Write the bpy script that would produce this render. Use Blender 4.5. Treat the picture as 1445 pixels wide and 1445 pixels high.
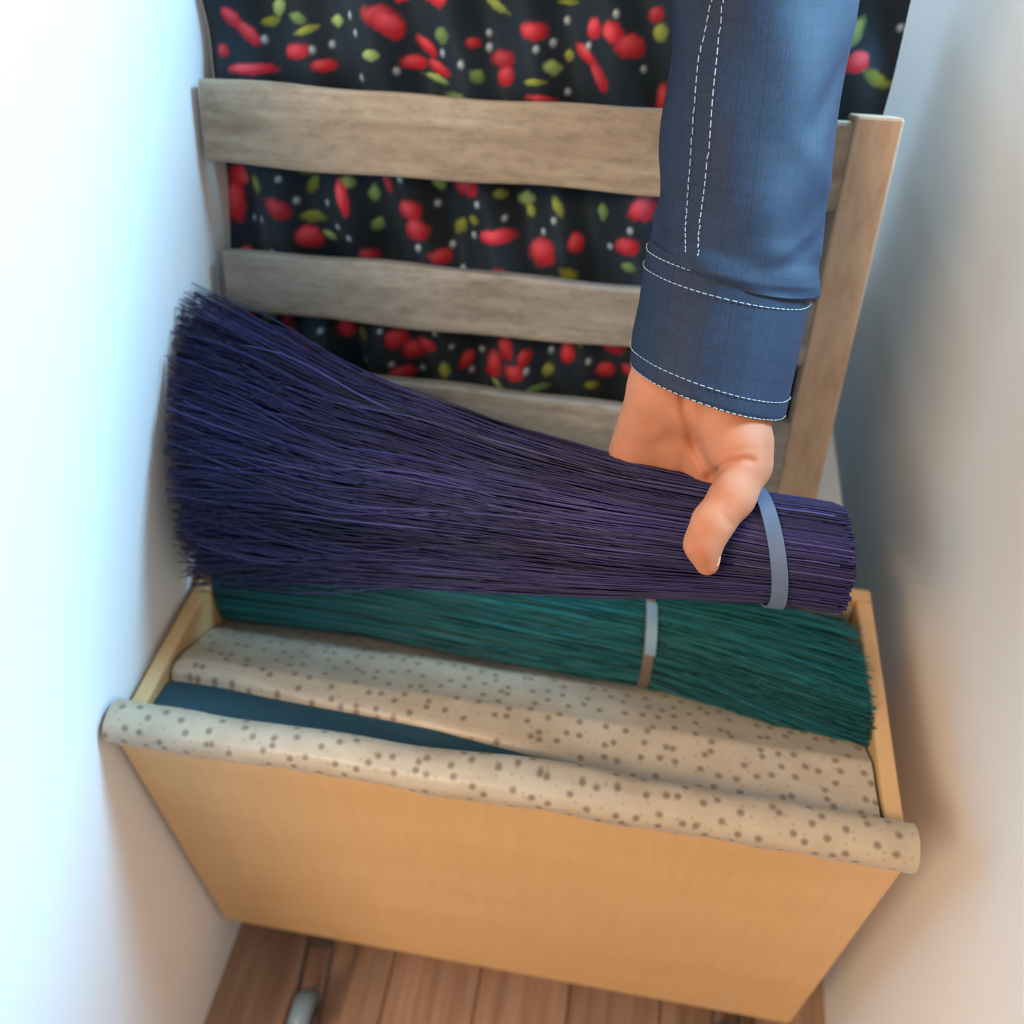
import bpy, bmesh, math, random
import numpy as np
from mathutils import Vector, Matrix

for o in list(bpy.data.objects):
    bpy.data.objects.remove(o)
scene = bpy.context.scene
col = scene.collection
rng = np.random.default_rng(7)
random.seed(7)
rad = math.radians

# ------------------------------------------------------------------ camera
RES, FPX = 1445.0, 1251.0
H = 0.94                                   # camera height over the floor
PITCH, YAW = rad(45.0), rad(9.8)
HD = Vector((-math.sin(YAW), math.cos(YAW), 0))
CR = Vector((math.cos(YAW), math.sin(YAW), 0))
CF = HD * math.cos(PITCH) + Vector((0, 0, -math.sin(PITCH)))
CU = HD * math.sin(PITCH) + Vector((0, 0, math.cos(PITCH)))
CAM = Vector((0, 0, H))
cam_data = bpy.data.cameras.new('camera')
cam = bpy.data.objects.new('camera', cam_data)
col.objects.link(cam)
m = Matrix((CR, CU, -CF)).transposed().to_4x4()
m.translation = CAM
cam.matrix_world = m
cam_data.sensor_width = 36.0
cam_data.lens = FPX / RES * 36.0
cam_data.clip_start = 0.02
cam_data.dof.use_dof = True
cam_data.dof.focus_distance = 0.485
cam_data.dof.aperture_fstop = 4.2
scene.camera = cam

# ------------------------------------------------------------------ light
world = bpy.data.worlds.new('world')
scene.world = world
world.use_nodes = True
bg = world.node_tree.nodes['Background']
bg.inputs[0].default_value = (1.0, 0.96, 0.90, 1)
bg.inputs[1].default_value = 0.56


def area(name, loc, target, size, power, color):
    d = bpy.data.lights.new(name, 'AREA')
    d.shape = 'RECTANGLE'
    d.size, d.size_y = size
    d.energy = power
    d.color = color
    o = bpy.data.objects.new(name, d)
    col.objects.link(o)
    o.location = loc
    o.rotation_euler = (Vector(target) - Vector(loc)).to_track_quat('-Z', 'Y').to_euler()
    return o


# bare area lights: daylight assumed from back right, warm light assumed from front left
area('assumed_daylight', (1.34, 1.02, 1.78), (0.08, 0.38, 0.62), (0.5, 0.9), 118, (0.30, 0.66, 1.0))  # assumed cool daylight, an area light with no window built
area('assumed_warm_light', (-0.85, -1.0, 1.75), (0.0, 0.3, 0.35), (0.6, 0.6), 27, (1.0, 0.73, 0.48))  # assumed warm room light

vs = scene.view_settings
vs.view_transform = 'Standard'
vs.look = 'None'
vs.gamma = 1.0
vs.use_curve_mapping = False
vs.exposure = 0.0


# ------------------------------------------------------------------ helpers
def at(px, py, d):
    """point seen at a pixel, d metres along the viewing axis"""
    return CAM + d * (CF + CR * ((px - RES / 2) / FPX) - CU * ((py - RES / 2) / FPX))


def mesh_obj(name, verts, faces, mat, parent=None, smooth=True, uv=None, cols=None):
    me = bpy.data.meshes.new(name)
    me.from_pydata([tuple(map(float, v)) for v in verts], [], [tuple(int(i) for i in f) for f in faces])
    return finish(name, me, mat, parent, smooth, uv, cols)


def fast_obj(name, V, Q, mat, parent=None, smooth=True, cols=None):
    """numpy verts (n,3) and quads (m,4)"""
    me = bpy.data.meshes.new(name)
    me.vertices.add(len(V))
    me.vertices.foreach_set('co', np.asarray(V, np.float32).ravel())
    me.loops.add(Q.size)
    me.loops.foreach_set('vertex_index', np.asarray(Q, np.int32).ravel())
    me.polygons.add(len(Q))
    me.polygons.foreach_set('loop_start', np.arange(0, Q.size, 4, dtype=np.int32))
    me.polygons.foreach_set('loop_total', np.full(len(Q), 4, np.int32))
    me.update(calc_edges=True)
    me.validate()
    return finish(name, me, mat, parent, smooth, None, cols)


def finish(name, me, mat, parent, smooth, uv, cols):
    if smooth:
        me.polygons.foreach_set('use_smooth', np.ones(len(me.polygons), bool))
    if uv is not None:
        uv = np.asarray(uv, np.float32)
        idx = np.zeros(len(me.loops), np.int32)
        me.loops.foreach_get('vertex_index', idx)
        layer = me.uv_layers.new(name='UVMap')
        layer.data.foreach_set('uv', uv[idx].ravel())
    if cols is not None:
        a = me.color_attributes.new('Col', 'FLOAT_COLOR', 'POINT')
        c = np.ones((len(me.vertices), 4), np.float32)
        c[:, :3] = cols
        a.data.foreach_set('color', c.ravel())
    if mat:
        me.materials.append(mat)
    o = bpy.data.objects.new(name, me)
    col.objects.link(o)
    if parent:
        o.parent = parent
    return o


def box(name, lo, hi, mat, parent=None, bevel=0.002, matrix=None):
    bm = bmesh.new()
    bmesh.ops.create_cube(bm, size=1)
    lo, hi = Vector(lo), Vector(hi)
    for v in bm.verts:
        v.co = Vector(((v.co.x + .5) * (hi.x - lo.x) + lo.x, (v.co.y + .5) * (hi.y - lo.y) + lo.y,
                       (v.co.z + .5) * (hi.z - lo.z) + lo.z))
    if bevel:
        bmesh.ops.bevel(bm, geom=bm.edges[:], offset=bevel, segments=2, affect='EDGES', profile=.5)
    if matrix:
        bm.transform(matrix)
    me = bpy.data.meshes.new(name)
    bm.to_mesh(me)
    bm.free()
    return finish(name, me, mat, parent, False, None, None)


def tag(o, label=None, cat=None, group=None, kind=None):
    if label: o['label'] = label
    if cat: o['category'] = cat
    if group: o['group'] = group
    if kind: o['kind'] = kind
    return o


def empty(name, loc=(0, 0, 0)):
    o = bpy.data.objects.new(name, None)
    o.empty_display_size = 0.05
    col.objects.link(o)
    o.location = loc
    return o


def keep(child, parent):
    """parent without moving (parents here carry only a translation)"""
    child.parent = parent
    child.matrix_parent_inverse = Matrix.Translation(-parent.location)
    return child


def grid_faces(nu, nv, wrap=False):
    f = []
    for j in range(nv - 1):
        for i in range(nu - (0 if wrap else 1)):
            a, b = j * nu + i, j * nu + (i + 1) % nu
            f.append((a, b, b + nu, a + nu))
    return f


# ------------------------------------------------------------------ materials
def srgb(r, g, b):
    f = lambda c: (c / 255) / 12.92 if c / 255 <= .04045 else (((c / 255) + .055) / 1.055) ** 2.4
    return (f(r), f(g), f(b), 1)


class Mat:
    def __init__(self, name, rough=.6):
        self.m = bpy.data.materials.new(name)
        self.m.use_nodes = True
        self.t = self.m.node_tree
        self.b = self.t.nodes['Principled BSDF']
        self.b.inputs['Roughness'].default_value = rough

    def n(self, kind, **kw):
        nd = self.t.nodes.new(kind)
        for k, v in kw.items():
            if k.startswith('i_'):
                nd.inputs[k[2:].replace('_', ' ')].default_value = v
            else:
                setattr(nd, k, v)
        return nd

    def l(self, a, b): self.t.links.new(a, b)

    def coords(self, kind='Object', scale=(1, 1, 1), rot=(0, 0, 0)):
        tc = self.n('ShaderNodeTexCoord')
        mp = self.n('ShaderNodeMapping')
        mp.inputs['Scale'].default_value = scale
        mp.inputs['Rotation'].default_value = rot
        self.l(tc.outputs[kind], mp.inputs[0])
        return mp.outputs[0]

    def noise(self, vec, scale=5, detail=4, rough=.5):
        nd = self.n('ShaderNodeTexNoise')
        nd.inputs['Scale'].default_value = scale
        nd.inputs['Detail'].default_value = detail
        nd.inputs['Roughness'].default_value = rough
        self.l(vec, nd.inputs['Vector'])
        return nd.outputs['Fac']

    def ramp(self, fac, stops):
        nd = self.n('ShaderNodeValToRGB')
        e = nd.color_ramp.elements
        while len(e) < len(stops): e.new(.5)
        for k, (p, c) in zip(e, stops):
            k.position, k.color = p, c
        self.l(fac, nd.inputs[0])
        return nd.outputs[0]

    def mix(self, fac, a, b, mode='MIX'):
        nd = self.n('ShaderNodeMix', data_type='RGBA', blend_type=mode)
        for sock, v in ((nd.inputs[0], fac), (nd.inputs[6], a), (nd.inputs[7], b)):
            if hasattr(v, 'links'): self.l(v, sock)
            else: sock.default_value = v
        return nd.outputs[2]

    def math(self, op, a, b=None, c=None):
        nd = self.n('ShaderNodeMath', operation=op)
        for sock, v in zip(nd.inputs, (a, b, c)):
            if v is None: continue
            if hasattr(v, 'links'): self.l(v, sock)
            else: sock.default_value = v
        return nd.outputs[0]

    def base(self, c):
        if hasattr(c, 'links'): self.l(c, self.b.inputs['Base Color'])
        else: self.b.inputs['Base Color'].default_value = c

    def bump(self, h, strength=.3, dist=.001):
        nd = self.n('ShaderNodeBump')
        nd.inputs['Strength'].default_value = strength
        nd.inputs['Distance'].default_value = dist
        self.l(h, nd.inputs['Height'])
        self.l(nd.outputs[0], self.b.inputs['Normal'])


def wall_mat():
    M = Mat('white_wall_paint', .7)
    v = M.coords()
    M.base(M.ramp(M.noise(v, 3, 3), [(.3, (.93, .93, .925, 1)), (.7, (.96, .96, .955, 1))]))
    M.bump(M.noise(v, 220, 2), .06, .0005)
    return M.m


def wood_mat(name, dark, mid, light, axis='X', rough=.65, knots=True, grain=1.0):
    M = Mat(name, rough)
    sc = {'X': (2.2, 34, 34), 'Y': (34, 2.2, 34), 'Z': (34, 34, 2.2)}[axis]
    v = M.coords('Object', sc)
    oi = M.n('ShaderNodeObjectInfo')
    off = M.n('ShaderNodeVectorMath', operation='ADD')
    cmb = M.n('ShaderNodeCombineXYZ')
    r20 = M.math('MULTIPLY', oi.outputs['Random'], 37.0)
    for k in range(3): M.l(r20, cmb.inputs[k])
    M.l(v, off.inputs[0]); M.l(cmb.outputs[0], off.inputs[1])
    vv = off.outputs[0]
    fine = M.noise(vv, 3.2 * grain, 6, .62)
    wide = M.noise(vv, .55 * grain, 3, .5)
    c = M.ramp(fine, [(.30, dark), (.5, mid), (.72, light)])
    c2 = M.ramp(wide, [(.32, mid), (.68, light)])
    c = M.mix(.5, c, c2)
    if knots:
        sp = M.noise(M.coords('Object', (16, 40, 40)), .9, 3, .6)
        c = M.mix(M.ramp(sp, [(.56, (0, 0, 0, 1)), (.74, (.8, .8, .8, 1))]), c, dark)
        pa = M.noise(M.coords('Object', (7, 22, 22)), 1.3, 4, .6)
        c = M.mix(M.ramp(pa, [(.42, (0, 0, 0, 1)), (.62, (.6, .6, .6, 1))]), c, mid)
        pc = M.noise(M.coords('Object', (9, 30, 30)), 1.7, 5, .65)
        mo = M.noise(M.coords('Object', (45, 95, 95)), 1.6, 5, .7)
        c = M.mix(.55, c, M.ramp(mo, [(.30, (.55, .53, .50, 1)), (.5, (1, 1, 1, 1)), (.72, (1.18, 1.17, 1.15, 1))]), 'MULTIPLY')
        c = M.mix(M.ramp(pc, [(.52, (0, 0, 0, 1)), (.70, (.55, .55, .55, 1))]), c, tuple(x * .62 for x in mid[:3]) + (1,))
    tint = M.math('MULTIPLY_ADD', oi.outputs['Random'], .3, .85)
    tc = M.n('ShaderNodeCombineXYZ')
    for k in range(3): M.l(tint, tc.inputs[k])
    c = M.mix(1.0, c, tc.outputs[0], 'MULTIPLY')
    M.base(c)
    M.bump(fine, .25, .0012)
    return M.m


def tan_panel_mat():
    M = Mat('honey_tan_board', .42)
    v = M.coords('Object', (3, 3, 14))
    n1 = M.noise(v, 1.2, 4)
    n2 = M.noise(M.coords('Object', (60, 60, 5)), 3, 3)
    c = M.ramp(n1, [(.3, srgb(212, 166, 112)), (.7, srgb(221, 178, 126))])
    c = M.mix(.10, c, M.ramp(n2, [(.3, srgb(170, 110, 60)), (.7, srgb(225, 180, 125))]))
    M.base(c)
    M.bump(n2, .05, .0004)
    return M.m


def dotted_mat():
    M = Mat('cream_dotted_cotton', .4)
    v = M.coords('UV')
    # soft brown sprigs scattered over cream cloth, spacing about 13 mm
    def dots(scale, thr, soft, rnd, off):
        vo = M.n('ShaderNodeTexVoronoi', voronoi_dimensions='2D', feature='F1')
        vo.inputs['Scale'].default_value = scale
        vo.inputs['Randomness'].default_value = rnd
        mp = M.n('ShaderNodeMapping')
        mp.inputs['Location'].default_value = (off, off * .7, 0)
        M.l(v, mp.inputs[0]); M.l(mp.outputs[0], vo.inputs['Vector'])
        return M.ramp(vo.outputs['Distance'], [(thr, (1, 1, 1, 1)), (thr + soft, (0, 0, 0, 1))]), vo
    d1, vo1 = dots(76, .08, .17, .85, 0)
    d2, _ = dots(95, .03, .12, 1.0, 3.3)
    n = M.noise(M.coords('UV', (1, 1, 1)), 40, 3)
    base = M.ramp(n, [(.3, srgb(180, 157, 130)), (.7, srgb(194, 173, 147))])
    c = M.mix(M.math('MULTIPLY', d1, .68), base, srgb(88, 62, 42))
    c = M.mix(M.math('MULTIPLY', d2, .40), c, srgb(140, 108, 80))
    M.base(c)
    M.b.inputs['Sheen Weight'].default_value = .15
    M.bump(M.noise(M.coords('UV'), 900, 2), .12, .0004)
    return M.m


def attr_mat(name, rough=.6, spec=.4, sheen=0, bump=0):
    M = Mat(name, rough)
    a = M.n('ShaderNodeVertexColor', layer_name='Col')
    M.base(a.outputs[0])
    M.b.inputs['Specular IOR Level'].default_value = spec
    M.b.inputs['Sheen Weight'].default_value = sheen
    if bump:
        M.bump(M.noise(M.coords('Object'), 900, 2), bump, .0004)
    return M.m


def plain(name, c, rough=.5, metal=0, noise=.06):
    M = Mat(name, rough)
    n = M.noise(M.coords('Object'), 60, 3)
    lo = tuple(x * (1 - noise * 2) for x in c[:3]) + (1,)
    hi = tuple(min(1, x * (1 + noise * 2)) for x in c[:3]) + (1,)
    M.base(M.ramp(n, [(.3, lo), (.7, hi)]))
    M.b.inputs['Metallic'].default_value = metal
    return M.m


def denim_mat():
    M = Mat('blue_ripstop_chambray', .62)
    v = M.coords('UV')
    sep = M.n('ShaderNodeSeparateXYZ')
    M.l(v, sep.inputs[0])
    def lines(s, period, width):
        fr = M.math('FRACT', M.math('DIVIDE', s, period))
        dist = M.math('ABSOLUTE', M.math('SUBTRACT', fr, .5))
        return M.math('GREATER_THAN', dist, .5 - width)
    gx = lines(sep.outputs[0], .0105, .03)
    gy = lines(sep.outputs[1], .0105, .03)
    g = M.math('MAXIMUM', gx, gy)
    n = M.noise(v, 70, 4, .6)
    w = M.noise(M.coords('UV', (900, 200, 1)), 1, 2)
    c = M.ramp(n, [(.3, srgb(28, 40, 60)), (.7, srgb(34, 48, 72))])
    c = M.mix(.18, c, M.ramp(w, [(.35, srgb(24, 33, 50)), (.65, srgb(52, 68, 92))]))
    c = M.mix(M.math('MULTIPLY', g, .38), c, srgb(18, 26, 42))
    M.base(c)
    M.b.inputs['Specular IOR Level'].default_value = .3
    M.bump(M.math('SUBTRACT', w, M.math('MULTIPLY', g, .6)), .25, .0004)
    return M.m


def skin_mat():
    M = Mat('skin', .62)
    v = M.coords('Object')
    n = M.noise(v, 45, 4)
    c = M.ramp(n, [(.3, srgb(190, 120, 88)), (.7, srgb(203, 136, 102))])
    M.base(c)
    b = M.b
    b.inputs['Subsurface Weight'].default_value = .25
    b.inputs['Subsurface Radius'].default_value = (1.0, .35, .18)
    b.inputs['Subsurface Scale'].default_value = .006
    b.inputs['Specular IOR Level'].default_value = .2
    M.bump(M.noise(v, 700, 3), .06, .0005)
    return M.m


M_WALL = wall_mat()
M_PLANK = wood_mat('brown_floor_plank', srgb(92, 64, 48), srgb(150, 114, 90), srgb(184, 148, 122), 'Y', .45, False, 1.3)
M_SLAT = wood_mat('weathered_grey_slat', srgb(92, 80, 66), srgb(146, 136, 122), srgb(178, 170, 158), 'X', .8)
M_SLATB = wood_mat('weathered_brown_slat', srgb(92, 70, 50), srgb(146, 126, 104), srgb(172, 158, 138), 'X', .8)
M_POST = wood_mat('tan_corner_post', srgb(140, 104, 76), srgb(176, 142, 112), srgb(192, 162, 134), 'Z', .7, False)
M_PANEL = tan_panel_mat()
M_DOT = dotted_mat()
M_TEAL = plain('dark_teal', srgb(30, 66, 76), .7)
M_DENIM = denim_mat()
M_STITCH = plain('pale_thread', srgb(168, 178, 186), .7)
M_SKIN = skin_mat()
M_NAIL = plain('nail', srgb(228, 176, 152), .4)
M_FIBRE = attr_mat('dyed_broomcorn', .5, .35)
M_PRINT = attr_mat('printed_black_cotton', .7, .25, .1, .1)
M_BAND = plain('pale_grey_strap', srgb(92, 106, 130), .5)
M_BANDB = plain('dull_brown_strap', srgb(110, 92, 80), .4)
M_BANDL = plain('strap_highlight_blue', srgb(112, 142, 156), .45)
M_WHEEL = plain('blue_grey_wheel', srgb(120, 142, 160), .3)
M_FORK = plain('dark_bracket', srgb(74, 58, 48), .6)
M_BENCH = plain('white_bench_paint', srgb(226, 224, 218), .6, 0, .01)

# ------------------------------------------------------------------ setting
XL, XR = -0.330, 0.250                     # inner faces of the two low walls of the nook
YB = 0.27                                  # front face of the rolling box
floor = tag(box('floor', (-1.6, -1.4, -.06), (1.5, 1.5, -.012), M_PLANK, bevel=0), kind='structure')
PW = 0.088
plank_meshes = []
for k, L in enumerate((.62, .78, .95)):
    p = box('plank', (0, 0, -.012), (PW - .0012, L - .001, 0), M_PLANK, bevel=.0009)
    plank_meshes.append((p.data, L))
    bpy.data.objects.remove(p)
x = -0.96
while x < 0.85:
    y = -0.75 - random.random() * .6
    while y < 1.4:
        me, L = random.choice(plank_meshes)
        p = bpy.data.objects.new('plank', me)
        col.objects.link(p)
        p.location = (x, y, 0)
        p.parent = floor
        y += L
    x += PW

tag(box('wall_left', (XL - .12, .06, 0), (XL, 1.2, .84), M_WALL, bevel=.004), kind='structure')
tag(box('wall_right', (XR, .06, 0), (XR + .12, 1.2, .75), M_WALL, bevel=.004), kind='structure')
tag(box('wall_back', (-1.6, 1.2, 0), (1.5, 1.3, 2.4), M_WALL, bevel=0), kind='structure')

# low bench the crate stands on, behind the box
bench = tag(empty('low_bench', (0, .75, 0)), 'low white bench under the slatted crate, behind the rolling box', 'bench')
keep(box('bench_top', (XL + .01, .505, .375), (.19, 1.05, .40), M_BENCH), bench)
for sx in (XL + .02, .14):
    for sy in (.53, .99):
        keep(box('leg', (sx, sy, 0), (sx + .04, sy + .04, .375), M_BENCH), bench)

# ------------------------------------------------------------------ rolling box with fabric liner
ZB, ZR = H - .868, H - .535                # lower edge of the front board, rim height
BX0, BX1, BY1 = XL + .006, .201, .490
rb = tag(empty('rolling_box', (0, .38, 0)), 'tan board box on small casters, lined with cream dotted cloth', 'storage box')
keep(box('front_panel', (BX0, YB, ZB), (BX1, YB + .014, ZR), M_PANEL, bevel=.003), rb)
keep(box('back_panel', (BX0, BY1 - .012, ZB), (BX1, BY1, ZR), M_PANEL), rb)
keep(box('side_panel', (BX0, YB + .014, ZB), (BX0 + .012, BY1 - .012, ZR), M_PANEL), rb)
keep(box('side_panel', (BX1 - .012, YB + .014, ZB), (BX1, BY1 - .012, ZR), M_PANEL), rb)
keep(box('base_panel', (BX0 + .012, YB + .014, ZB), (BX1 - .012, BY1 - .012, ZB + .012), M_PANEL), rb)


def cyl(bm, p0, p1, r0, r1, seg=20, cap=True):
    p0, p1 = Vector(p0), Vector(p1)
    ax = p1 - p0
    q = ax.to_track_quat('Z', 'Y').to_matrix().to_4x4()
    q.translation = (p0 + p1) / 2
    bmesh.ops.create_cone(bm, cap_ends=cap, segments=seg, radius1=r0, radius2=r1, depth=ax.length, matrix=q)


def bm_obj(name, bm, mat, parent, smooth=True):
    me = bpy.data.meshes.new(name)
    bm.to_mesh(me); bm.free()
    o = finish(name, me, mat, None, smooth, None, None)
    if parent: keep(o, parent)
    return o


def caster(x, y, top, back):
    c = empty('caster', (x, y, 0))
    bm = bmesh.new()                        # tread, rounded in profile
    prof = [(-.0095, .0175), (-.0085, .0215), (-.005, .0238), (0, .0245), (.005, .0238), (.0085, .0215), (.0095, .0175), (.0095, .004), (-.0095, .004)]
    n = 28
    rings = [[bm.verts.new((x + w, y + r * math.cos(2 * math.pi * i / n), .0245 + r * math.sin(2 * math.pi * i / n)))
              for w, r in prof] for i in range(n)]
    for i in range(n):
        for k in range(len(prof)):
            bm.faces.new((rings[i][k], rings[i][(k + 1) % len(prof)], rings[(i + 1) % n][(k + 1) % len(prof)], rings[(i + 1) % n][k]))
    bm_obj('wheel', bm, M_WHEEL, c)
    bm = bmesh.new()
    for s in (-1, 1):
        cyl(bm, (x + s * .011, y, .0245), (x + s * .0135, y, .0245), .010, .010)
        bmesh.ops.create_cube(bm, size=1, matrix=Matrix.Translation((x + s * .0122, y + back * .014, .037)) @
                              Matrix.Rotation(-math.copysign(rad(62), back), 4, 'X') @ Matrix.Diagonal((.0022, .012, .030 + abs(back) * .014, 1)))
    bmesh.ops.create_cube(bm, size=1, matrix=Matrix.Translation((x, y + back * .030, .053)) @ Matrix.Diagonal((.0265, .026, .003, 1)))
    cyl(bm, (x, y + back * .030, .053), (x, y + back * .030, top), .008, .011)
    bm_obj('fork', bm, M_FORK, c, False)
    bpy.context.view_layer.update()
    keep(c, rb)
    return c


caster(-.233, .214, ZB, 2.2)
caster(.152, .252, ZB, 1.6)
caster(-.25, .44, ZB, -.6)
caster(.13, .44, ZB, -.6)


# liner: a padded roll folded over the front rim plus the cloth hanging into the box
def fbm(x, y, seed, octs=3):
    r = np.random.default_rng(seed)
    out = np.zeros(np.broadcast(x, y).shape)
    amp = 1.0
    f = 1.0
    for _ in range(octs):
        for _ in range(3):
            a = r.uniform(0, 2 * np.pi)
            k = f * r.uniform(.7, 1.3)
            out = out + amp * np.sin(k * (np.cos(a) * x + np.sin(a) * y) * 2 * np.pi + r.uniform(0, 6.28)) / 3
        amp *= .55
        f *= 1.9
    return out


def liner_rim():
    nu, nv = 160, 30
    V, UV = [], []
    xs = np.linspace(BX0 - .002, BX1 + .002, nu)
    wob = fbm(xs * 5, xs * 0, 3)
    wob2 = fbm(xs * 9, xs * 0 + 1.7, 5)
    low = fbm(xs * 14, xs * 0 + .4, 9)
    # outline of the fold in (y, z): outer lower hem, up over the rim, down inside
    base = [(YB - .0035, ZR - .006), (YB - .006, ZR + .001), (YB - .0055, ZR + .006), (YB - .001, ZR + .012), (YB + .008, ZR + .0155),
            (YB + .015, ZR + .0148), (YB + .021, ZR + .011), (YB + .024, ZR + .003), (YB + .025, ZR - .010), (YB + .023, ZR - .03)]
    b = np.array(base)
    s = np.r_[0, np.cumsum(np.hypot(*np.diff(b, axis=0).T))]
    sv = np.linspace(0, s[-1], nv)
    py, pz = np.interp(sv, s, b[:, 0]), np.interp(sv, s, b[:, 1])
    cy, cz = YB + .012, ZR
    for j in range(nv):
        for i in range(nu):
            k = 1 + .06 * wob2[i]
            y = cy + (py[j] - cy) * k
            z = cz + (pz[j] - cz) * k + .0022 * wob[i]
            bump = np.exp(-((xs[i] + .015) / .05) ** 2)      # the soft hump where the fold bulges
            if pz[j] > ZR: z += .004 * bump; y += .004 * bump * (1 if py[j] > cy else -.3)
            if j < 4: z += .0018 * low[i] * (4 - j) / 4
            if j > nv - 9: y += .003 * wob[i]
            V.append((xs[i], y, z)); UV.append((xs[i], sv[j]))
    o = mesh_obj('liner_rim', V, grid_faces(nu, nv), M_DOT, None, True, UV)
    sm = o.modifiers.new('sub', 'SUBSURF'); sm.levels = 1; sm.render_levels = 1
    keep(o, rb)


def liner_sheet():
    nu, nv = 120, 70
    V, UV = [], []
    for j in range(nv):
        t = j / (nv - 1)
        for i in range(nu):
            x = BX0 + .014 + (BX1 - BX0 - .028) * i / (nu - 1)
            g = max(0., min(1., (.055 - x) / .335))             # opens a slot along the rim at the left
            y0 = YB + .019 + .034 * g ** .7
            y = y0 + t * (BY1 - .016 - y0)
            zp = np.interp(y, [YB + .019, .34, .385, .43, .46, BY1 - .016], [ZR - .004, ZR - .006, ZR - .030, ZR - .064, ZR - .05, ZR - .004])
            z = zp + .0022 * float(fbm(np.array(x * 6), np.array(y * 9), 21))
            z -= .010 * math.exp(-(t / .03) ** 2) * (1 if g > 0 else .2)
            V.append((x, y, z)); UV.append((x + .5, y + .31))
    o = mesh_obj('liner_cloth', V, grid_faces(nu, nv), M_DOT, None, True, UV)
    keep(o, rb)
    # dark teal strip in the slot between the cloth and the rim
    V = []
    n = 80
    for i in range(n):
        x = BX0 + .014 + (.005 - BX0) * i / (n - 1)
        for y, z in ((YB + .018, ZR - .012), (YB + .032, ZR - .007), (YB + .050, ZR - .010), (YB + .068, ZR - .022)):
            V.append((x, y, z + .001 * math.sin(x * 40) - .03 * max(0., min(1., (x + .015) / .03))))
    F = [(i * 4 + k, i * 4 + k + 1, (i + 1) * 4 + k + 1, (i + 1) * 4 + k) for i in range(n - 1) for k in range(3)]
    o = mesh_obj('teal_strip', V, F, M_TEAL, None, True)
    o['label'] = 'dark teal strip showing in the slot beside the rim'
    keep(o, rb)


liner_rim()
liner_sheet()


# ------------------------------------------------------------------ broomcorn bundles
def strands(n, locks, path, palette, r_seed, thick, wav, sides=3, segs=26, spread=.22, tail=0.0, tip_side='left'):
    """path(t) -> centre (k,3), half axis A (k,3), half axis B (k,3) for t in 0..1; returns V, Q, colours"""
    r = np.random.default_rng(r_seed)
    lr = np.sqrt(r.uniform(.02, 1, locks)); la = r.uniform(0, 2 * np.pi, locks)
    lock = r.integers(0, locks, n)
    lcol = r.normal(0, 1, locks)
    V = []; Q = []; C = []
    T = np.linspace(0, 1, segs)
    ang = np.arange(sides) * 2 * np.pi / sides
    for k in range(n):
        L = lock[k]
        a0 = max(0, r.normal(0, tail)) if tail else 0
        t0, t1 = min(.35, abs(a0)), 1 - abs(r.normal(0, .012))
        t = t0 + (t1 - t0) * T
        c, A, B = path(t)
        u = lr[L] * math.cos(la[L]) + r.normal(0, spread)
        v = lr[L] * math.sin(la[L]) + r.normal(0, spread)
        h = math.hypot(u, v)
        if h > 1: u, v = u / h * r.uniform(.9, 1.0), v / h * r.uniform(.9, 1.0)
        free = np.clip((1 - t) if tip_side == 'left' else t, 0, 1) ** 1.3
        ph1, ph2, w1, w2 = r.uniform(0, 6.28, 4)
        lw = .10 * np.sin(6 * t + lcol[L] * 3) * free
        uu = u + lw + wav * free * np.sin(t * (5 + 5 * r.random()) * 2 + ph1) * r.normal(0, 1)
        vv = v + wav * free * np.sin(t * (5 + 5 * r.random()) * 2 + ph2) * r.normal(0, 1)
        P = c + A * uu[:, None] + B * vv[:, None]
        D = np.gradient(P, axis=0)
        D /= np.linalg.norm(D, axis=1)[:, None] + 1e-9
        N1 = np.cross(D, np.array([.13, .7, .7])); N1 /= np.linalg.norm(N1, axis=1)[:, None] + 1e-9
        N2 = np.cross(D, N1)
        w = thick * r.uniform(.6, 1.35) * (1 - .55 * free)
        ring = P[:, None, :] + w[:, None, None] * (N1[:, None, :] * np.cos(ang)[None, :, None] + N2[:, None, :] * np.sin(ang)[None, :, None])
        base = len(V) * segs * sides
        V.append(ring.reshape(-1, 3))
        i = np.arange(segs - 1)[:, None] * sides
        j = np.arange(sides)[None, :]
        jn = (j + 1) % sides
        Q.append(np.stack([i + j, i + jn, i + sides + jn, i + sides + j], -1).reshape(-1, 4) + base)
        tone = np.clip(.45 + .30 * lcol[L] + r.normal(0, .14), 0, 1)
        cc = palette[0] * (1 - tone) + palette[1] * tone
        if r.random() < .05: cc = palette[2]
        C.append(np.repeat(cc[None, :], segs * sides, 0))
    return np.concatenate(V), np.concatenate(Q), np.concatenate(C)


L3 = lambda r, g, b: np.array(srgb(r, g, b)[:3])
A_ = lambda v: np.array(v, float)

# purple bundle: (pixel x, top y, bottom y, distance, front-to-back half size)
PUR = [(268, 418, 818, .668, .050), (316, 440, 815, .648, .048), (400, 478, 818, .624, .044), (500, 530, 822, .602, .040),
       (610, 566, 826, .579, .036), (700, 597, 832, .561, .033), (855, 640, 842, .535, .029), (1000, 672, 848, .521, .026),
       (1075, 695, 851, .512, .025), (1129, 702, 857, .508, .026), (1185, 712, 866, .505, .027)]
_pt = np.linspace(0, 1, len(PUR))
_px = np.array([p[0] for p in PUR], float); _pt = (_px - _px[0]) / (_px[-1] - _px[0])
_pc = np.array([A_(at(p[0], (p[1] + p[2]) / 2, p[3])) for p in PUR])
_pa = np.array([A_(CU) * ((p[2] - p[1]) / 2 * p[3] / FPX) for p in PUR])
_pb = np.array([A_(CF) * p[4] for p in PUR])


def interp3(t, ts, arr):
    return np.stack([np.interp(t, ts, arr[:, k]) for k in range(3)], -1)


def purple_path(t):
    return interp3(t, _pt, _pc), interp3(t, _pt, _pa), interp3(t, _pt, _pb)


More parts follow.
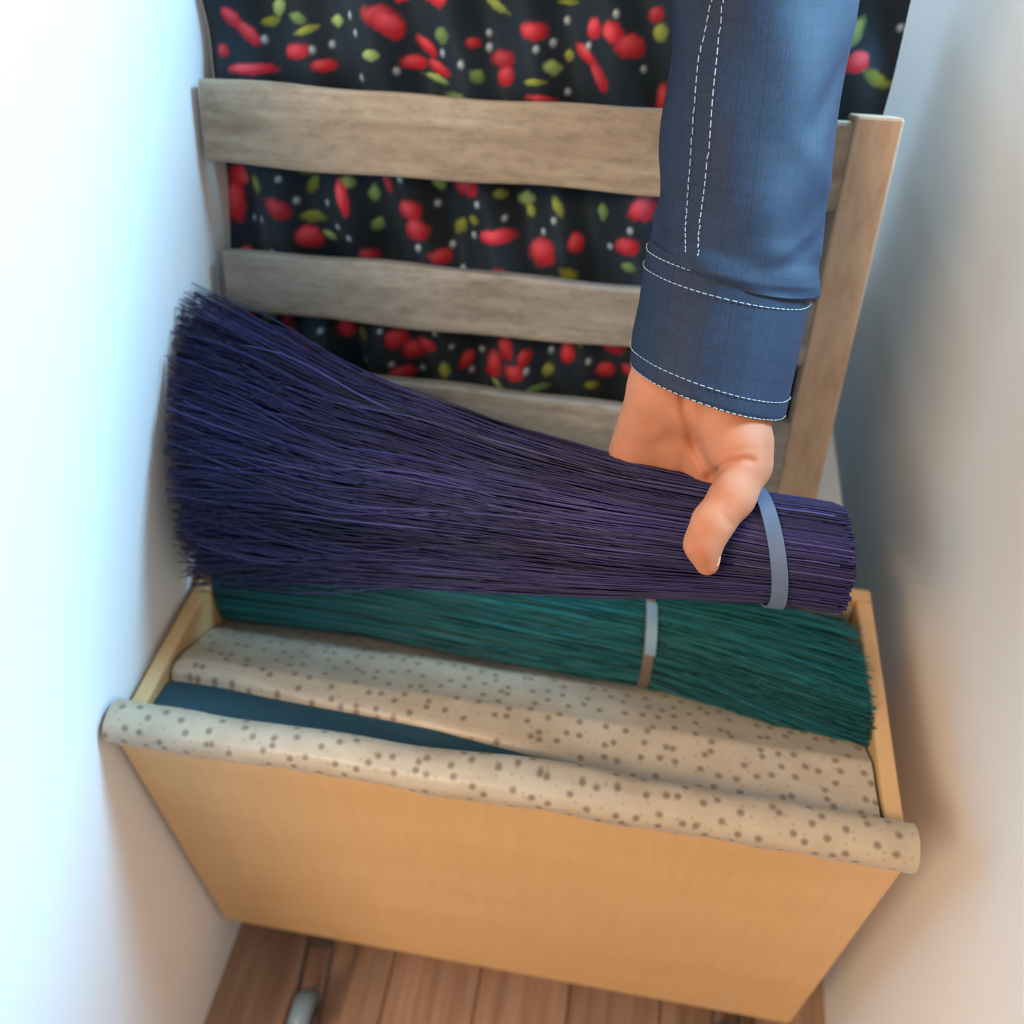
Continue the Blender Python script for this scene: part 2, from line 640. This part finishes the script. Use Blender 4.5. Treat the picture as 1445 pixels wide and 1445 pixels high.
pb = tag(empty('broomcorn_bundle', tuple(at(722, 800, .57))), 'large dyed purple broomcorn bundle lifted in the hand, flaring to the left', 'broomcorn', 'dyed broomcorn bundles')
V, Q, C = strands(3600, 150, purple_path, (L3(17, 14, 42), L3(55, 47, 102), L3(80, 72, 126)), 11, .00088, .055, tail=.06)
keep(tag(fast_obj('fibre', V, Q, M_FIBRE, None, True, C), kind='stuff'), pb)


def strap(name, path, t, tilt, width, mat, parent, grow=1.04, thick=.0012, a0=0., a1=2 * math.pi, n=64):
    """flat band wrapped round a bundle"""
    V = []
    for i in range(n + 1):
        a = a0 + (a1 - a0) * i / n
        tt = t + tilt * math.cos(a)
        c, A, B = path(np.array([tt])); c2, _, _ = path(np.array([tt + .01]))
        ax = (c2 - c)[0]; ax /= np.linalg.norm(ax)
        for w, g in ((-1, 0), (1, 0), (1, 1), (-1, 1)):
            rr = (A[0] * math.cos(a) + B[0] * math.sin(a))
            ln = np.linalg.norm(rr)
            V.append(c[0] + rr * (grow + g * thick / ln) + ax * width / 2 * w)
    F = [(i * 4 + k, i * 4 + (k + 1) % 4, (i + 1) * 4 + (k + 1) % 4, (i + 1) * 4 + k) for i in range(n) for k in range(4)]
    if abs(a1 - a0) < 6.2: F += [(0, 1, 2, 3), (n * 4 + 3, n * 4 + 2, n * 4 + 1, n * 4)]
    o = mesh_obj(name, V, F, mat, None, False)
    return keep(o, parent)


strap('tie_strap', purple_path, (1077 - 268) / (1185 - 268), -.014, .0088, M_BAND, pb)['label'] = 'pale grey tie strap'

GRN = [(-.318, .448, H - .552, .050, .042), (-.2, .446, H - .552, .046, .040), (.0, .432, H - .552, .041, .036), (.030, .430, H - .552, .040, .036),
       (.09, .420, H - .554, .046, .040), (.146, .408, H - .556, .052, .043), (.185, .400, H - .558, .055, .045)]
_gx = np.array([g[0] for g in GRN]); _gt = (_gx - _gx[0]) / (_gx[-1] - _gx[0])
_gc = np.array([[g[0], g[1], g[2]] for g in GRN])
_ga = np.array([A_(CU) * g[3] for g in GRN])
_gb = np.array([A_(CF) * g[4] for g in GRN])


def green_path(t):
    return interp3(t, _gt, _gc), interp3(t, _gt, _ga), interp3(t, _gt, _gb)


gb = tag(empty('broomcorn_bundle', (-.05, .43, H - .59)), 'teal green broomcorn bundle lying in the dotted box liner', 'broomcorn', 'dyed broomcorn bundles')
V, Q, C = strands(2600, 110, green_path, (L3(7, 60, 64), L3(20, 118, 120), L3(10, 124, 140)), 23, .0009, .05, tail=0, tip_side='right')
keep(tag(fast_obj('fibre', V, Q, M_FIBRE, None, True, C), kind='stuff'), gb)
strap('tie_strap', green_path, float(np.interp(.028, _gx, _gt)), .006, .0075, M_BANDB, gb)['label'] = 'dull brown tie strap'
strap('strap_highlight', green_path, float(np.interp(.029, _gx, _gt)), .006, .008, M_BANDL, gb, 1.055, .0012, math.pi * 1.42, math.pi * 1.72, 16)['label'] = 'pale blue highlight laid on the strap as a thin strip'  # separate pale strip, paints the highlight onto the brown strap

# ------------------------------------------------------------------ slatted crate and printed cloth
LEAN = rad(18)
CP = at(316, 400, .675)                     # a point on the crate's front
UPV = Vector((0, math.sin(LEAN), math.cos(LEAN)))       # up along the leaning front
NRM = Vector((0, -math.cos(LEAN), math.sin(LEAN)))      # out of the front


def on_front(px, py, off=0.0):
    """(x, t): position on the crate front seen at a pixel, t metres up the slope"""
    d = CF + CR * ((px - RES / 2) / FPX) - CU * ((py - RES / 2) / FPX)
    o = CP + NRM * off
    k = (o - CAM).dot(NRM) / d.dot(NRM)
    P = CAM + d * k
    return P.x, (P - o).dot(UPV)


def front_pt(x, t, off=0.0):
    return Vector((x, CP.y, CP.z)) + UPV * t + NRM * off


CX0, CX1 = CP.x + .001, .146
crate = tag(empty('slatted_crate', (0, .7, .40)), 'weathered wooden crate with wide slats around black floral cloth', 'crate')


def slat(x0, x1, t0, t1, mat, seed, thick=.012):
    """rounded board with slightly uneven long edges, front face on the crate plane"""
    r = np.random.default_rng(seed)
    n = 28
    ph = r.uniform(0, 6, 6)
    prof = []
    b = .0028
    V = []
    for i in range(n + 1):
        x = x0 + (x1 - x0) * i / n
        e0 = t0 + .0010 * math.sin(x * 21 + ph[0]) + .0006 * math.sin(x * 55 + ph[1])
        e1 = t1 + .0010 * math.sin(x * 18 + ph[2]) + .0006 * math.sin(x * 60 + ph[3])
        fz = .0005 * math.sin(x * 30 + ph[4])
        for t, o in ((e0 + b, fz), (e1 - b, fz), (e1 - b * .3, fz - b * .3), (e1, -b), (e1, -thick), (e0, -thick), (e0, -b), (e0 + b * .3, fz - b * .3)):
            V.append(front_pt(x, t, o))
    F = [(i * 8 + k, (i + 1) * 8 + k, (i + 1) * 8 + (k + 1) % 8, i * 8 + (k + 1) % 8) for i in range(n) for k in range(8)]
    F += [tuple(range(8)), tuple(n * 8 + 7 - k for k in range(8))]
    o = mesh_obj('slat', V, F, mat, None, False)
    keep(o, crate)
    return o


def t_at(px, py): return on_front(px, py)[1]


s1 = (t_at(620, 255), t_at(620, 134))
s2 = (t_at(620, 468), t_at(620, 381))
s3t = t_at(620, 546)
print('slat heights', s1, s2, s3t)
slat(CX0 - .006, CX1 - .030, s1[0], s1[1], M_SLATB, 1)
slat(CX0, CX1 - .030, s2[0], s2[1], M_SLAT, 2)
slat(CX0 + .006, CX1 - .030, s3t - .062, s3t, M_SLAT, 3)
slat(CX0 + .010, CX1 - .030, s3t - .150, s3t - .094, M_SLAT, 4)


def beam(name, x0, x1, t0, t1, o0, o1, mat, bev=.002):
    R = Matrix((Vector((1, 0, 0)), UPV, NRM)).transposed().to_4x4()
    R.translation = Vector((0, CP.y, CP.z))
    return keep(box(name, (x0, t0, o0), (x1, t1, o1), mat, None, bev, R), crate)


tb = -(CP.z - .40) / math.cos(LEAN)
beam('corner_post', CX1 - .030, CX1, tb + .012, s1[1] + .004, -.030, .001, M_POST)
beam('corner_post', CX0 + .002, CX0 + .026, tb + .012, s1[1] - .006, -.085, -.060, M_POST)
# crate sides and back, plain boards
for z0 in (.42, .52, .62):
    for xs_ in (CX0 + .002, CX1 - .012):
        yy = CP.y + (z0 + .03 - CP.z) * math.tan(LEAN) + .05
        keep(box('side_slat', (xs_, yy, z0), (xs_ + .010, .98, z0 + .07), M_SLAT), crate)
    keep(box('back_slat', (CX0, .98, z0), (CX1, .992, z0 + .07), M_SLAT), crate)
keep(box('crate_base', (CX0 + .012, .515, .40), (CX1 - .012, .98, .412), M_SLAT), crate)

# printed cloth: motifs drawn flat on the cloth  (pixel x, y, half w, half h, turn)
RED = [(330, 25, 14, 9, 40), (352, 48, 19, 8, 48), (322, 72, 10, 9, 0), (418, 73, 18, 11, -8), (360, 97, 26, 8, -5), (455, 92, 14, 9, -5),
       (540, 22, 22, 14, 0), (552, 36, 20, 16, 30), (598, 65, 19, 8, 38), (580, 87, 15, 10, 0), (615, 96, 20, 8, 25), (665, 60, 9, 8, 0),
       (708, 84, 18, 13, 0), (712, 108, 12, 14, 20), (755, 45, 17, 13, 0), (838, 40, 10, 15, 10), (866, 46, 12, 17, -40), (890, 66, 20, 17, 10),
       (825, 76, 18, 8, 42), (845, 108, 8, 22, -30), (765, 140, 22, 6, 5), (935, 140, 10, 20, 0), (925, 20, 10, 12, 0),
       (322, 285, 11, 30, 0), (395, 293, 17, 11, 28), (484, 277, 8, 25, -10), (435, 335, 15, 13, 20), (548, 256, 8, 15, -20), (580, 297, 15, 14, 0),
       (587, 325, 16, 14, 30), (656, 263, 17, 16, 0), (515, 364, 13, 10, 0), (620, 365, 15, 10, 0), (702, 334, 24, 10, -5), (765, 358, 18, 18, 0),
       (812, 345, 10, 14, 0), (885, 346, 15, 13, 0), (908, 294, 18, 16, 0), (340, 357, 9, 7, 0),
       (400, 458, 13, 13, 0), (414, 470, 12, 9, 40), (485, 465, 13, 13, 0), (560, 478, 14, 13, 0), (580, 497, 14, 13, 0), (602, 487, 13, 11, 0),
       (566, 527, 16, 9, 0), (655, 465, 8, 9, 0), (654, 514, 8, 12, 25), (714, 490, 12, 15, 0), (694, 520, 13, 19, 10), (728, 520, 15, 10, 0),
       (741, 502, 9, 10, 0), (800, 500, 10, 15, 0), (866, 491, 15, 11, 0), (854, 526, 14, 10, 0), (890, 520, 12, 10, 0)]
GRE = [(385, 8, 10, 15, 10), (375, 29, 15, 8, -10), (415, 25, 13, 9, 20), (430, 42, 19, 7, -20), (470, 28, 11, 10, 0), (527, 78, 13, 9, 0),
       (700, 8, 21, 8, 25), (622, 50, 11, 14, 0), (672, 108, 11, 11, 30), (612, 111, 22, 6, 15), (780, 95, 13, 12, 0), (756, 116, 17, 6, -3),
       (802, 78, 8, 10, 0), (932, 46, 11, 16, -20), (800, 2, 16, 5, 0),
       (415, 239, 15, 9, 30), (433, 263, 9, 16, 35), (437, 307, 17, 9, 5), (490, 258, 11, 10, 0), (524, 275, 9, 13, 0), (526, 320, 9, 11, 30),
       (616, 259, 8, 14, -25), (642, 325, 10, 14, 35), (665, 314, 10, 8, 0), (704, 276, 10, 8, 0), (738, 285, 13, 12, 0), (786, 293, 8, 17, -30),
       (744, 302, 7, 12, -20), (850, 301, 8, 14, -10), (886, 375, 12, 8, 0), (458, 335, 12, 6, 30), (360, 262, 10, 14, 0),
       (370, 453, 10, 6, 0), (676, 475, 13, 9, -30), (626, 525, 10, 13, 0), (575, 458, 22, 7, 0), (760, 545, 15, 6, 0), (772, 526, 9, 9, 0),
       (700, 545, 12, 5, 0), (820, 482, 10, 8, 0), (836, 545, 12, 7, 0), (513, 470, 8, 11, 0)]
WHI = [(463, 62), (495, 22), (505, 47), (368, 55), (685, 45), (686, 66), (798, 28), (830, 65), (758, 70), (650, 92), (622, 75), (800, 130),
       (908, 98), (440, 70), (560, 100), (780, 60), (870, 20), (393, 253), (415, 284), (458, 288), (474, 322), (490, 338), (462, 240), (570, 250),
       (613, 290), (672, 290), (590, 350), (665, 335), (780, 313), (890, 322), (710, 310), (765, 330), (860, 350), (350, 310), (370, 310), (632, 350),
       (540, 465), (555, 512), (590, 527), (637, 490), (673, 503), (618, 465), (660, 530), (775, 500), (745, 520), (455, 465), (830, 510)]


def floral_cloth():
    OFF = -.030
    nx, nt = 560, 640
    X0, X1 = CX0 - .012, CX1 - .004
    t_lo, t_hi = tb + .03, on_front(700, 0, OFF)[1] + .055
    roll = .16                                                # cloth that rolls over the top towards the back
    xs = np.linspace(X0, X1, nx)
    ss = np.linspace(t_lo, t_hi + roll, nt)
    Xg, Sg = np.meshgrid(xs, ss)
    # folds: soft vertical pleats, deeper lower down, plus slanting creases
    fold = (.0065 * np.sin(Xg * 62 + 1.6 * np.sin(Sg * 9) + .8) + .0050 * np.sin(Xg * 118 + Sg * 28 + 2.0) + .0035 * np.sin(Xg * 34 - Sg * 55)
            + .0040 * fbm(Xg * 5, Sg * 5, 77))
    sharp = -np.abs(np.sin(Xg * 27 + Sg * 7 + .5)) ** 6 * .012
    fold = 1.5 * (fold + sharp) * np.clip(1.15 - .55 * (Sg - t_lo) / (t_hi - t_lo), .5, 1.2)
    over = np.clip(Sg - t_hi, 0, None)
    a = over / .06
    T = np.minimum(Sg, t_hi) + .06 * np.sin(np.minimum(a, math.pi / 2)) * (over > 0)
    O = OFF + np.clip(fold, -.028, .014) - np.where(over > 0, .06 * (1 - np.cos(np.minimum(a, math.pi / 2))) + np.clip(over - .06 * math.pi / 2, 0, None), 0)
    P = np.stack([Xg, CP.y + UPV.y * T + NRM.y * O, CP.z + UPV.z * T + NRM.z * O], -1).reshape(-1, 3)
    # print
    dark = L3(22, 30, 36); dark2 = L3(28, 42, 54)
    nz = np.clip(.5 + .5 * fbm(Xg * 6, Sg * 6, 5), 0, 1)
    C = dark[None, None] * (1 - nz[..., None]) + dark2[None, None] * nz[..., None]

    def stamp(cx, cs, hw, hh, rot, cin, cout, power=2.0, soft=.22):
        nonlocal C
        m_ = (np.abs(Xg - cx) < 2 * max(hw, hh)) & (np.abs(Sg - cs) < 2 * max(hw, hh))
        if not m_.any(): return
        dx, ds = Xg[m_] - cx, Sg[m_] - cs
        cr, sr = math.cos(rot), math.sin(rot)
        u = (dx * cr - ds * sr) / hw
        v = (dx * sr + ds * cr) / hh
        d = (np.abs(u) ** power + np.abs(v) ** power) ** (1 / power)
        d = d + .17 * fbm(dx * 70 + cx * 900, ds * 70 + cs * 900, 4, 2)
        al = np.clip((1 + soft / 2 - d) / soft, 0, 1)[:, None]
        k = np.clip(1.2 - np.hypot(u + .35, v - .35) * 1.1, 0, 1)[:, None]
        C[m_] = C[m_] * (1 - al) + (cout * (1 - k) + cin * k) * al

    r = np.random.default_rng(31)
    used = []

    def scale_at(px, py):
        a_, b_ = on_front(px - 10, py, OFF), on_front(px + 10, py, OFF)
        c_, d_ = on_front(px, py - 10, OFF), on_front(px, py + 10, OFF)
        return (b_[0] - a_[0]) / 20, (c_[1] - d_[1]) / 20

    gl = [L3(150, 160, 70), L3(118, 150, 84), L3(160, 186, 110), L3(132, 138, 48)]
    for px, py, w, h, rot in GRE:
        x_, s_ = on_front(px, py, OFF); kx, ks = scale_at(px, py)
        g = gl[r.integers(0, 4)]
        stamp(x_, s_, w * kx * .92, h * ks * .92, rad(rot), g, g * .55, 1.6, .5)
        used.append((x_, s_))
    for px, py, w, h, rot in RED:
        x_, s_ = on_front(px, py, OFF); kx, ks = scale_at(px, py)
        k_ = r.uniform(.55, 1.1); stamp(x_, s_, w * kx, h * ks, rad(rot), k_ * L3(226, 80, 90), k_ * L3(186, 28, 42), 2.2, .5)  # random dimming puts the shade of the folds into the reds
        used.append((x_, s_))
    for px, py in WHI:
        x_, s_ = on_front(px, py, OFF)
        stamp(x_, s_, .0021, .0025, 0, L3(176, 188, 192), L3(130, 142, 148), 2, .9)
        used.append((x_, s_))
    # the same print carried on over the parts behind slats and over the top
    U = list(used)
    for _ in range(900):
        x_, s_ = r.uniform(X0, X1), r.uniform(t_lo, t_hi + roll)
        if min((x_ - a_) ** 2 + (s_ - b_) ** 2 for a_, b_ in U) < .017 ** 2: continue
        U.append((x_, s_))
        q = r.random()
        if q < .42: stamp(x_, s_, r.uniform(.006, .010), r.uniform(.006, .010), r.uniform(0, 3), L3(236, 92, 100), L3(196, 30, 44), 2.2, .35)
        elif q < .75:
            g = gl[r.integers(0, 4)]; stamp(x_, s_, r.uniform(.004, .006), r.uniform(.007, .011), r.uniform(0, 3), g, g * .55, 1.6, .5)
        else: stamp(x_, s_, .0021, .0025, 0, L3(176, 188, 192), L3(130, 142, 148), 2, .9)
    F = np.array(grid_faces(nx, nt))
    o = fast_obj('floral_cloth', P, F, M_PRINT, None, True, C.reshape(-1, 3))
    tag(o, 'black cotton cloth printed with red cherries, green leaves and white dots', 'cloth')
    return o


floral_cloth()


# ------------------------------------------------------------------ hand and arm (modelled as one implicit surface)
UNIT = .5 / FPX                              # one unit = one pixel at half a metre


def hp(u, v, w):
    """hand space: u right, v down the picture, w away (all in units) -> world"""
    return at(u, v, .5 + w * UNIT)


def round_cone(P, a, b, ra, rb_):
    a, b = np.array(a, float), np.array(b, float)
    ab = b - a
    h = np.clip(((P - a) @ ab) / (ab @ ab), 0, 1)
    return np.linalg.norm(P - a - h[..., None] * ab, axis=-1) - (ra + (rb_ - ra) * h)


def smin(a, b, k):
    h = np.clip(.5 + .5 * (b - a) / k, 0, 1)
    return b * (1 - h) + a * h - k * h * (1 - h)


def seg2d(P, pts):
    d = None
    for p, q in zip(pts[:-1], pts[1:]):
        p, q = np.array(p, float), np.array(q, float)
        ab = q - p
        X = P[..., :2] - p
        h = np.clip((X @ ab) / (ab @ ab), 0, 1)
        e = np.linalg.norm(X - h[..., None] * ab, axis=-1)
        d = e if d is None else np.minimum(d, e)
    return d


def hand_field(P):
    palm = [((990, 400, 14), (938, 545, 12), 44, 46), ((1045, 400, 8), (1036, 575, 4), 44, 50), ((1020, 400, 10), (985, 560, 10), 54, 52),
            ((936, 540, 10), (893, 640, 88), 46, 35), ((975, 560, 14), (950, 662, 92), 44, 36),
            ((985, 570, 16), (1000, 668, 92), 40, 32), ((930, 590, 40), (905, 668, 120), 34, 28), ((1030, 615, 0), (1003, 660, 50), 38, 30), ((1028, 640, 5), (1003, 672, 70), 30, 28)]
    d = None
    for a, b, ra, rb_ in palm:
        e = round_cone(P, a, b, ra, rb_)
        d = e if d is None else smin(d, e, 22)
    # ball of the thumb
    th = round_cone(P, (1034, 572, 0), (1046, 628, -14), 50, 44)
    th = smin(th, round_cone(P, (1046, 628, -14), (1052, 655, -20), 44, 37), 14)
    d = smin(d, th, 14)
    # thumb
    t = round_cone(P, (1053, 656, -20), (1034, 700, -42), 36, 30.5)
    t = smin(t, round_cone(P, (1034, 700, -42), (1006, 738, -50), 30.5, 28), 16)
    t = smin(t, round_cone(P, (1006, 738, -50), (992, 768, -47), 28, 25), 16)
    t = smin(t, round_cone(P, (992, 768, -47), (998, 795, -40), 24.5, 17.5), 16)
    d = smin(d, t, 9)
    # fingers behind the bundle: knuckle, two joints, tip
    fing = [((1000, 684, 108), (1003, 772, 144), (1001, 818, 126), (998, 826, 96), (27, 22, 20, 17)),
            ((958, 686, 122), (959, 778, 160), (958, 820, 140), (957, 828, 108), (28, 22, 20, 17)),
            ((918, 682, 136), (917, 770, 174), (917, 812, 154), (917, 822, 122), (26, 21, 19, 16)),
            ((886, 672, 144), (879, 745, 180), (878, 784, 170), (878, 798, 144), (24, 18.5, 17, 14))]
    allf = None
    for a, b, c, e, r in fing:
        f = smin(smin(round_cone(P, a, b, r[0], r[1]), round_cone(P, b, c, r[1], r[2]), 6), round_cone(P, c, e, r[2], r[3]), 6)
        allf = f if allf is None else np.minimum(allf, f)
    d = smin(d, allf, 10)
    # creases on the palm side
    front = 1 / (1 + np.exp((P[..., 2] - 40) / 10))

    def groove(pts, depth, width, f=front):
        return depth * np.exp(-(seg2d(P, pts) / width) ** 2) * f
    d = d + groove([(964, 540), (966, 580), (978, 622), (992, 650), (1001, 672)], 7.5, 7)
    d = d + groove([(925, 628), (945, 618), (972, 628)], 2.5, 11)
    d = d + groove([(1003, 672), (1022, 657), (1048, 648), (1062, 650)], 5.5, 5)
    d = d + groove([(1040, 636), (1060, 632)], 2, 4)
    d = d + groove([(1020, 727), (1030, 735), (1034, 742)], 2.2, 3)
    d = d + groove([(1022, 737), (1028, 742)], 1.6, 2.5)
    return d


def surface_net(field, lo, hi, h):
    n = [int(math.ceil((hi[k] - lo[k]) / h)) + 1 for k in range(3)]
    ax = [lo[k] + h * np.arange(n[k]) for k in range(3)]
    D = np.empty(n)
    for i in range(n[0]):
        G = np.stack(np.meshgrid([ax[0][i]], ax[1], ax[2], indexing='ij'), -1)
        D[i] = field(G)[0]
    S = D < 0
    cnt = np.zeros([k - 1 for k in n]); pos = np.zeros([k - 1 for k in n] + [3])
    corners = [(a, b, c) for a in (0, 1) for b in (0, 1) for c in (0, 1)]
    sl = lambda c: tuple(slice(c[k], n[k] - 1 + c[k]) for k in range(3))
    for c0 in corners:
        for k in range(3):
            if c0[k]: continue
            c1 = list(c0); c1[k] = 1
            d0, d1 = D[sl(c0)], D[sl(c1)]
            m_ = (d0 < 0) != (d1 < 0)
            f = np.where(m_, d0 / np.where(m_, d0 - d1, 1), 0)
            for q in range(3):
                pos[..., q] += np.where(m_, c0[q] + (f if q == k else 0), 0)
            cnt += m_
    act = cnt > 0
    idx = -np.ones(act.shape, int); idx[act] = np.arange(act.sum())
    I = np.argwhere(act)
    V = np.array(lo) + h * (I + pos[act] / cnt[act][:, None])
    Q = []
    for k in range(3):
        a, b = (k + 1) % 3, (k + 2) % 3
        s0 = [slice(None)] * 3; s1 = [slice(None)] * 3
        s0[k] = slice(0, -1); s1[k] = slice(1, None)
        ch = S[tuple(s0)] != S[tuple(s1)]
        E = np.argwhere(ch)
        E = E[(E[:, a] > 0) & (E[:, b] > 0) & (E[:, a] < n[a] - 1) & (E[:, b] < n[b] - 1)]
        ea = np.zeros(3, int); ea[a] = 1
        eb = np.zeros(3, int); eb[b] = 1
        q = np.stack([idx[tuple((E - da * ea - db * eb).T)] for da, db in ((1, 1), (0, 1), (0, 0), (1, 0))], -1)
        ins = S[tuple(E.T)]
        q[~ins] = q[~ins][:, ::-1]
        Q.append(q)
    return V, np.concatenate(Q)


HV, HQ = surface_net(hand_field, (835, 400, -95), (1112, 866, 225), 3.2)
HD_ = .5 + HV[:, 2] * UNIT
HW = A_(CAM) + HD_[:, None] * (A_(CF) + np.outer((HV[:, 0] - RES / 2) / FPX, A_(CR)) - np.outer((HV[:, 1] - RES / 2) / FPX, A_(CU)))
person = fast_obj('person', HW, HQ, M_SKIN)
sm = person.modifiers.new('smooth', 'SMOOTH'); sm.factor = .5; sm.iterations = 6
tag(person, 'person in a blue chambray shirt, only the arm reaching down to grip the purple bundle', 'person')

# thumb nail on the outer side of the thumb tip
nv_, nf_ = [], []
nn, mm = 10, 8
for j in range(mm):
    for i in range(nn):
        a = -1 + 2 * i / (nn - 1); b = -1 + 2 * j / (mm - 1)
        bend = .9 * a + .55
        u = 996.5 + 18.6 * math.cos(bend) + b * -1.0
        w = -46 + 17 * math.sin(bend)
        v = 790 + 11 * b * math.sqrt(max(0, 1 - .35 * a * a))
        u -= 2.8 * max(0, b) ** 2
        nv_.append(hp(u, v, w))
nail = mesh_obj('thumbnail', nv_, grid_faces(nn, mm), M_NAIL)
so = nail.modifiers.new('thick', 'SOLIDIFY'); so.thickness = .0006
nail.parent = person

# sleeve rings: (centre x, centre y, half width, tilt of the ring, bulge of the near side, distance offset, half depth)
SLV = [(1037, 388, 121, .22, 22, 6, 88), (1036, 372, 125, .215, 22, 6, 92), (1038, 345, 118, .20, 20, 5, 90), (1046, 300, 119, .18, 18, 4, 90), (1053, 240, 122, .15, 16, 2, 92),
       (1062, 160, 123, .12, 12, 0, 96), (1070, 80, 125, .09, 10, -2, 98), (1078, 0, 130, .06, 8, -4, 102), (1090, -120, 138, .03, 6, -8, 108),
       (1105, -260, 148, 0, 4, -10, 114), (1125, -420, 160, 0, 0, -4, 122), (1150, -620, 168, 0, 0, 10, 128)]
CUF = [(998, 549, 113, .33, 24, 10, 82), (998, 546, 116, .33, 24, 10, 84), (1004, 505, 118, .31, 24, 10, 86), (1014, 460, 118, .28, 23, 9, 88), (1022, 415, 120, .25, 22, 8, 89),
       (1029, 378, 121, .225, 22, 7, 90), (1032, 360, 118, .215, 22, 6, 88)]


def ring_at(rings, s):
    k = np.arange(len(rings))
    arr = np.array(rings, float)
    return [float(np.interp(s, k, arr[:, q])) for q in range(7)]


def sleeve_point(rings, s, a, lift=0., wrinkle=None):
    cx, cy, hw, tilt, bulge, w, hd = ring_at(rings, s)
    k = 1 + (wrinkle(s, a) if wrinkle else 0)
    ct, st = math.cos(a), math.sin(a)                # a = 0 right, pi/2 near side
    ce = math.copysign(abs(ct) ** .92, ct)
    u = cx + (hw * k + lift) * ce * math.cos(tilt)
    v = cy + (hw * k + lift) * ce * math.sin(tilt) + bulge * st
    ww = w - (hd * k + lift) * st
    return u, v, ww


def wr_sleeve(s, a):
    return (.018 * math.sin(3 * a + s * 1.1) + .014 * math.sin(5 * a - s * 1.9 + 1) + .012 * math.sin(2 * a + s * 2.7 + 2)
            + .026 * math.exp(-((s - 2.2 - .35 * math.sin(2 * a)) / .35) ** 2) * math.sin(6 * a + .4)
            - .050 * math.exp(-((s - 5.6 + 1.6 * (a - .5)) / .45) ** 2) * math.exp(-((a - .55) / .45) ** 2)
            + .040 * math.exp(-((s - 2.6 + 1.2 * (a - .8)) / .30) ** 2) * math.exp(-((a - .8) / .5) ** 2)
            + .030 * math.exp(-((s - 4.3 - 1.0 * (a - .6)) / .30) ** 2) * math.exp(-((a - .6) / .5) ** 2))


def wr_cuff(s, a):
    return .006 * math.sin(3 * a + 1) + .004 * math.sin(6 * a + s * .8) + .003 * math.sin(26 * a) * max(0, math.cos(a)) + .005 * math.sin(11 * a + 2)


def loft(name, rings, wr, nu, per, mat, parent, thick):
    ns = (len(rings) - 1) * per + 1
    V, UV = [], []
    vlen = 0; prev = None
    for j in range(ns):
        s = j / per
        r = ring_at(rings, s)
        if prev: vlen += math.hypot(r[0] - prev[0], r[1] - prev[1]) * UNIT
        prev = r
        for i in range(nu):
            a = 2 * math.pi * i / nu
            V.append(hp(*sleeve_point(rings, s, a, 0, wr)))
            UV.append((a * 105 * UNIT, vlen))
    o = mesh_obj(name, V, [f[::-1] for f in grid_faces(nu, ns, True)], mat, None, True, UV)
    m_ = o.modifiers.new('thick', 'SOLIDIFY'); m_.thickness = thick; m_.offset = -1
    o.parent = parent
    return o


sleeve = loft('sleeve', SLV, wr_sleeve, 120, 8, M_DENIM, person, .0012)
cuff = loft('cuff', CUF, wr_cuff, 150, 8, M_DENIM, sleeve, .0022)


def stitches(name, pts, parent, r=.00030, dash=4, gap=2):
    """short thread dashes along a dense list of world points"""
    bm = bmesh.new()
    i = 0
    while i + dash < len(pts):
        p, q = Vector(pts[i]), Vector(pts[i + dash])
        if (q - p).length > 1e-5: cyl(bm, p, q, r, r, 5)
        i += dash + gap
    me = bpy.data.meshes.new(name)
    bm.to_mesh(me); bm.free()
    o = finish(name, me, M_STITCH, None, False, None, None)
    o.parent = parent
    return o


def angle_for(rings, s, px, wr):
    """angle on the near side whose point shows at hand-space column px"""
    best = min((abs(sleeve_point(rings, s, a, 0, wr)[0] - px), a) for a in np.linspace(.15, math.pi - .15, 160))
    return best[1]


for line in ([(1008, -20), (1006, 10), (986, 100), (978, 200), (968, 335)], [(1022, -20), (1021, 10), (1012, 90), (1003, 200), (986, 342)]):
    pts = []
    ls = np.array(line, float)
    for s in np.linspace(7.3, 1.55, 190):
        cy = ring_at(SLV, s)[1]
        px = float(np.interp(cy + 16, ls[:, 1], ls[:, 0]))
        a = angle_for(SLV, s, px, wr_sleeve)
        pts.append(hp(*sleeve_point(SLV, s, a, 1.3, wr_sleeve)))
    stitches('seam_stitching', pts, sleeve)
for s in (.35, 1.55, 5.2, 6 - .25 - 1.35):
    pts = [hp(*sleeve_point(CUF, s, a, 1.3, wr_cuff)) for a in np.linspace(-.6, math.pi + .6, 330)]
    stitches('hem_stitching', pts, cuff)
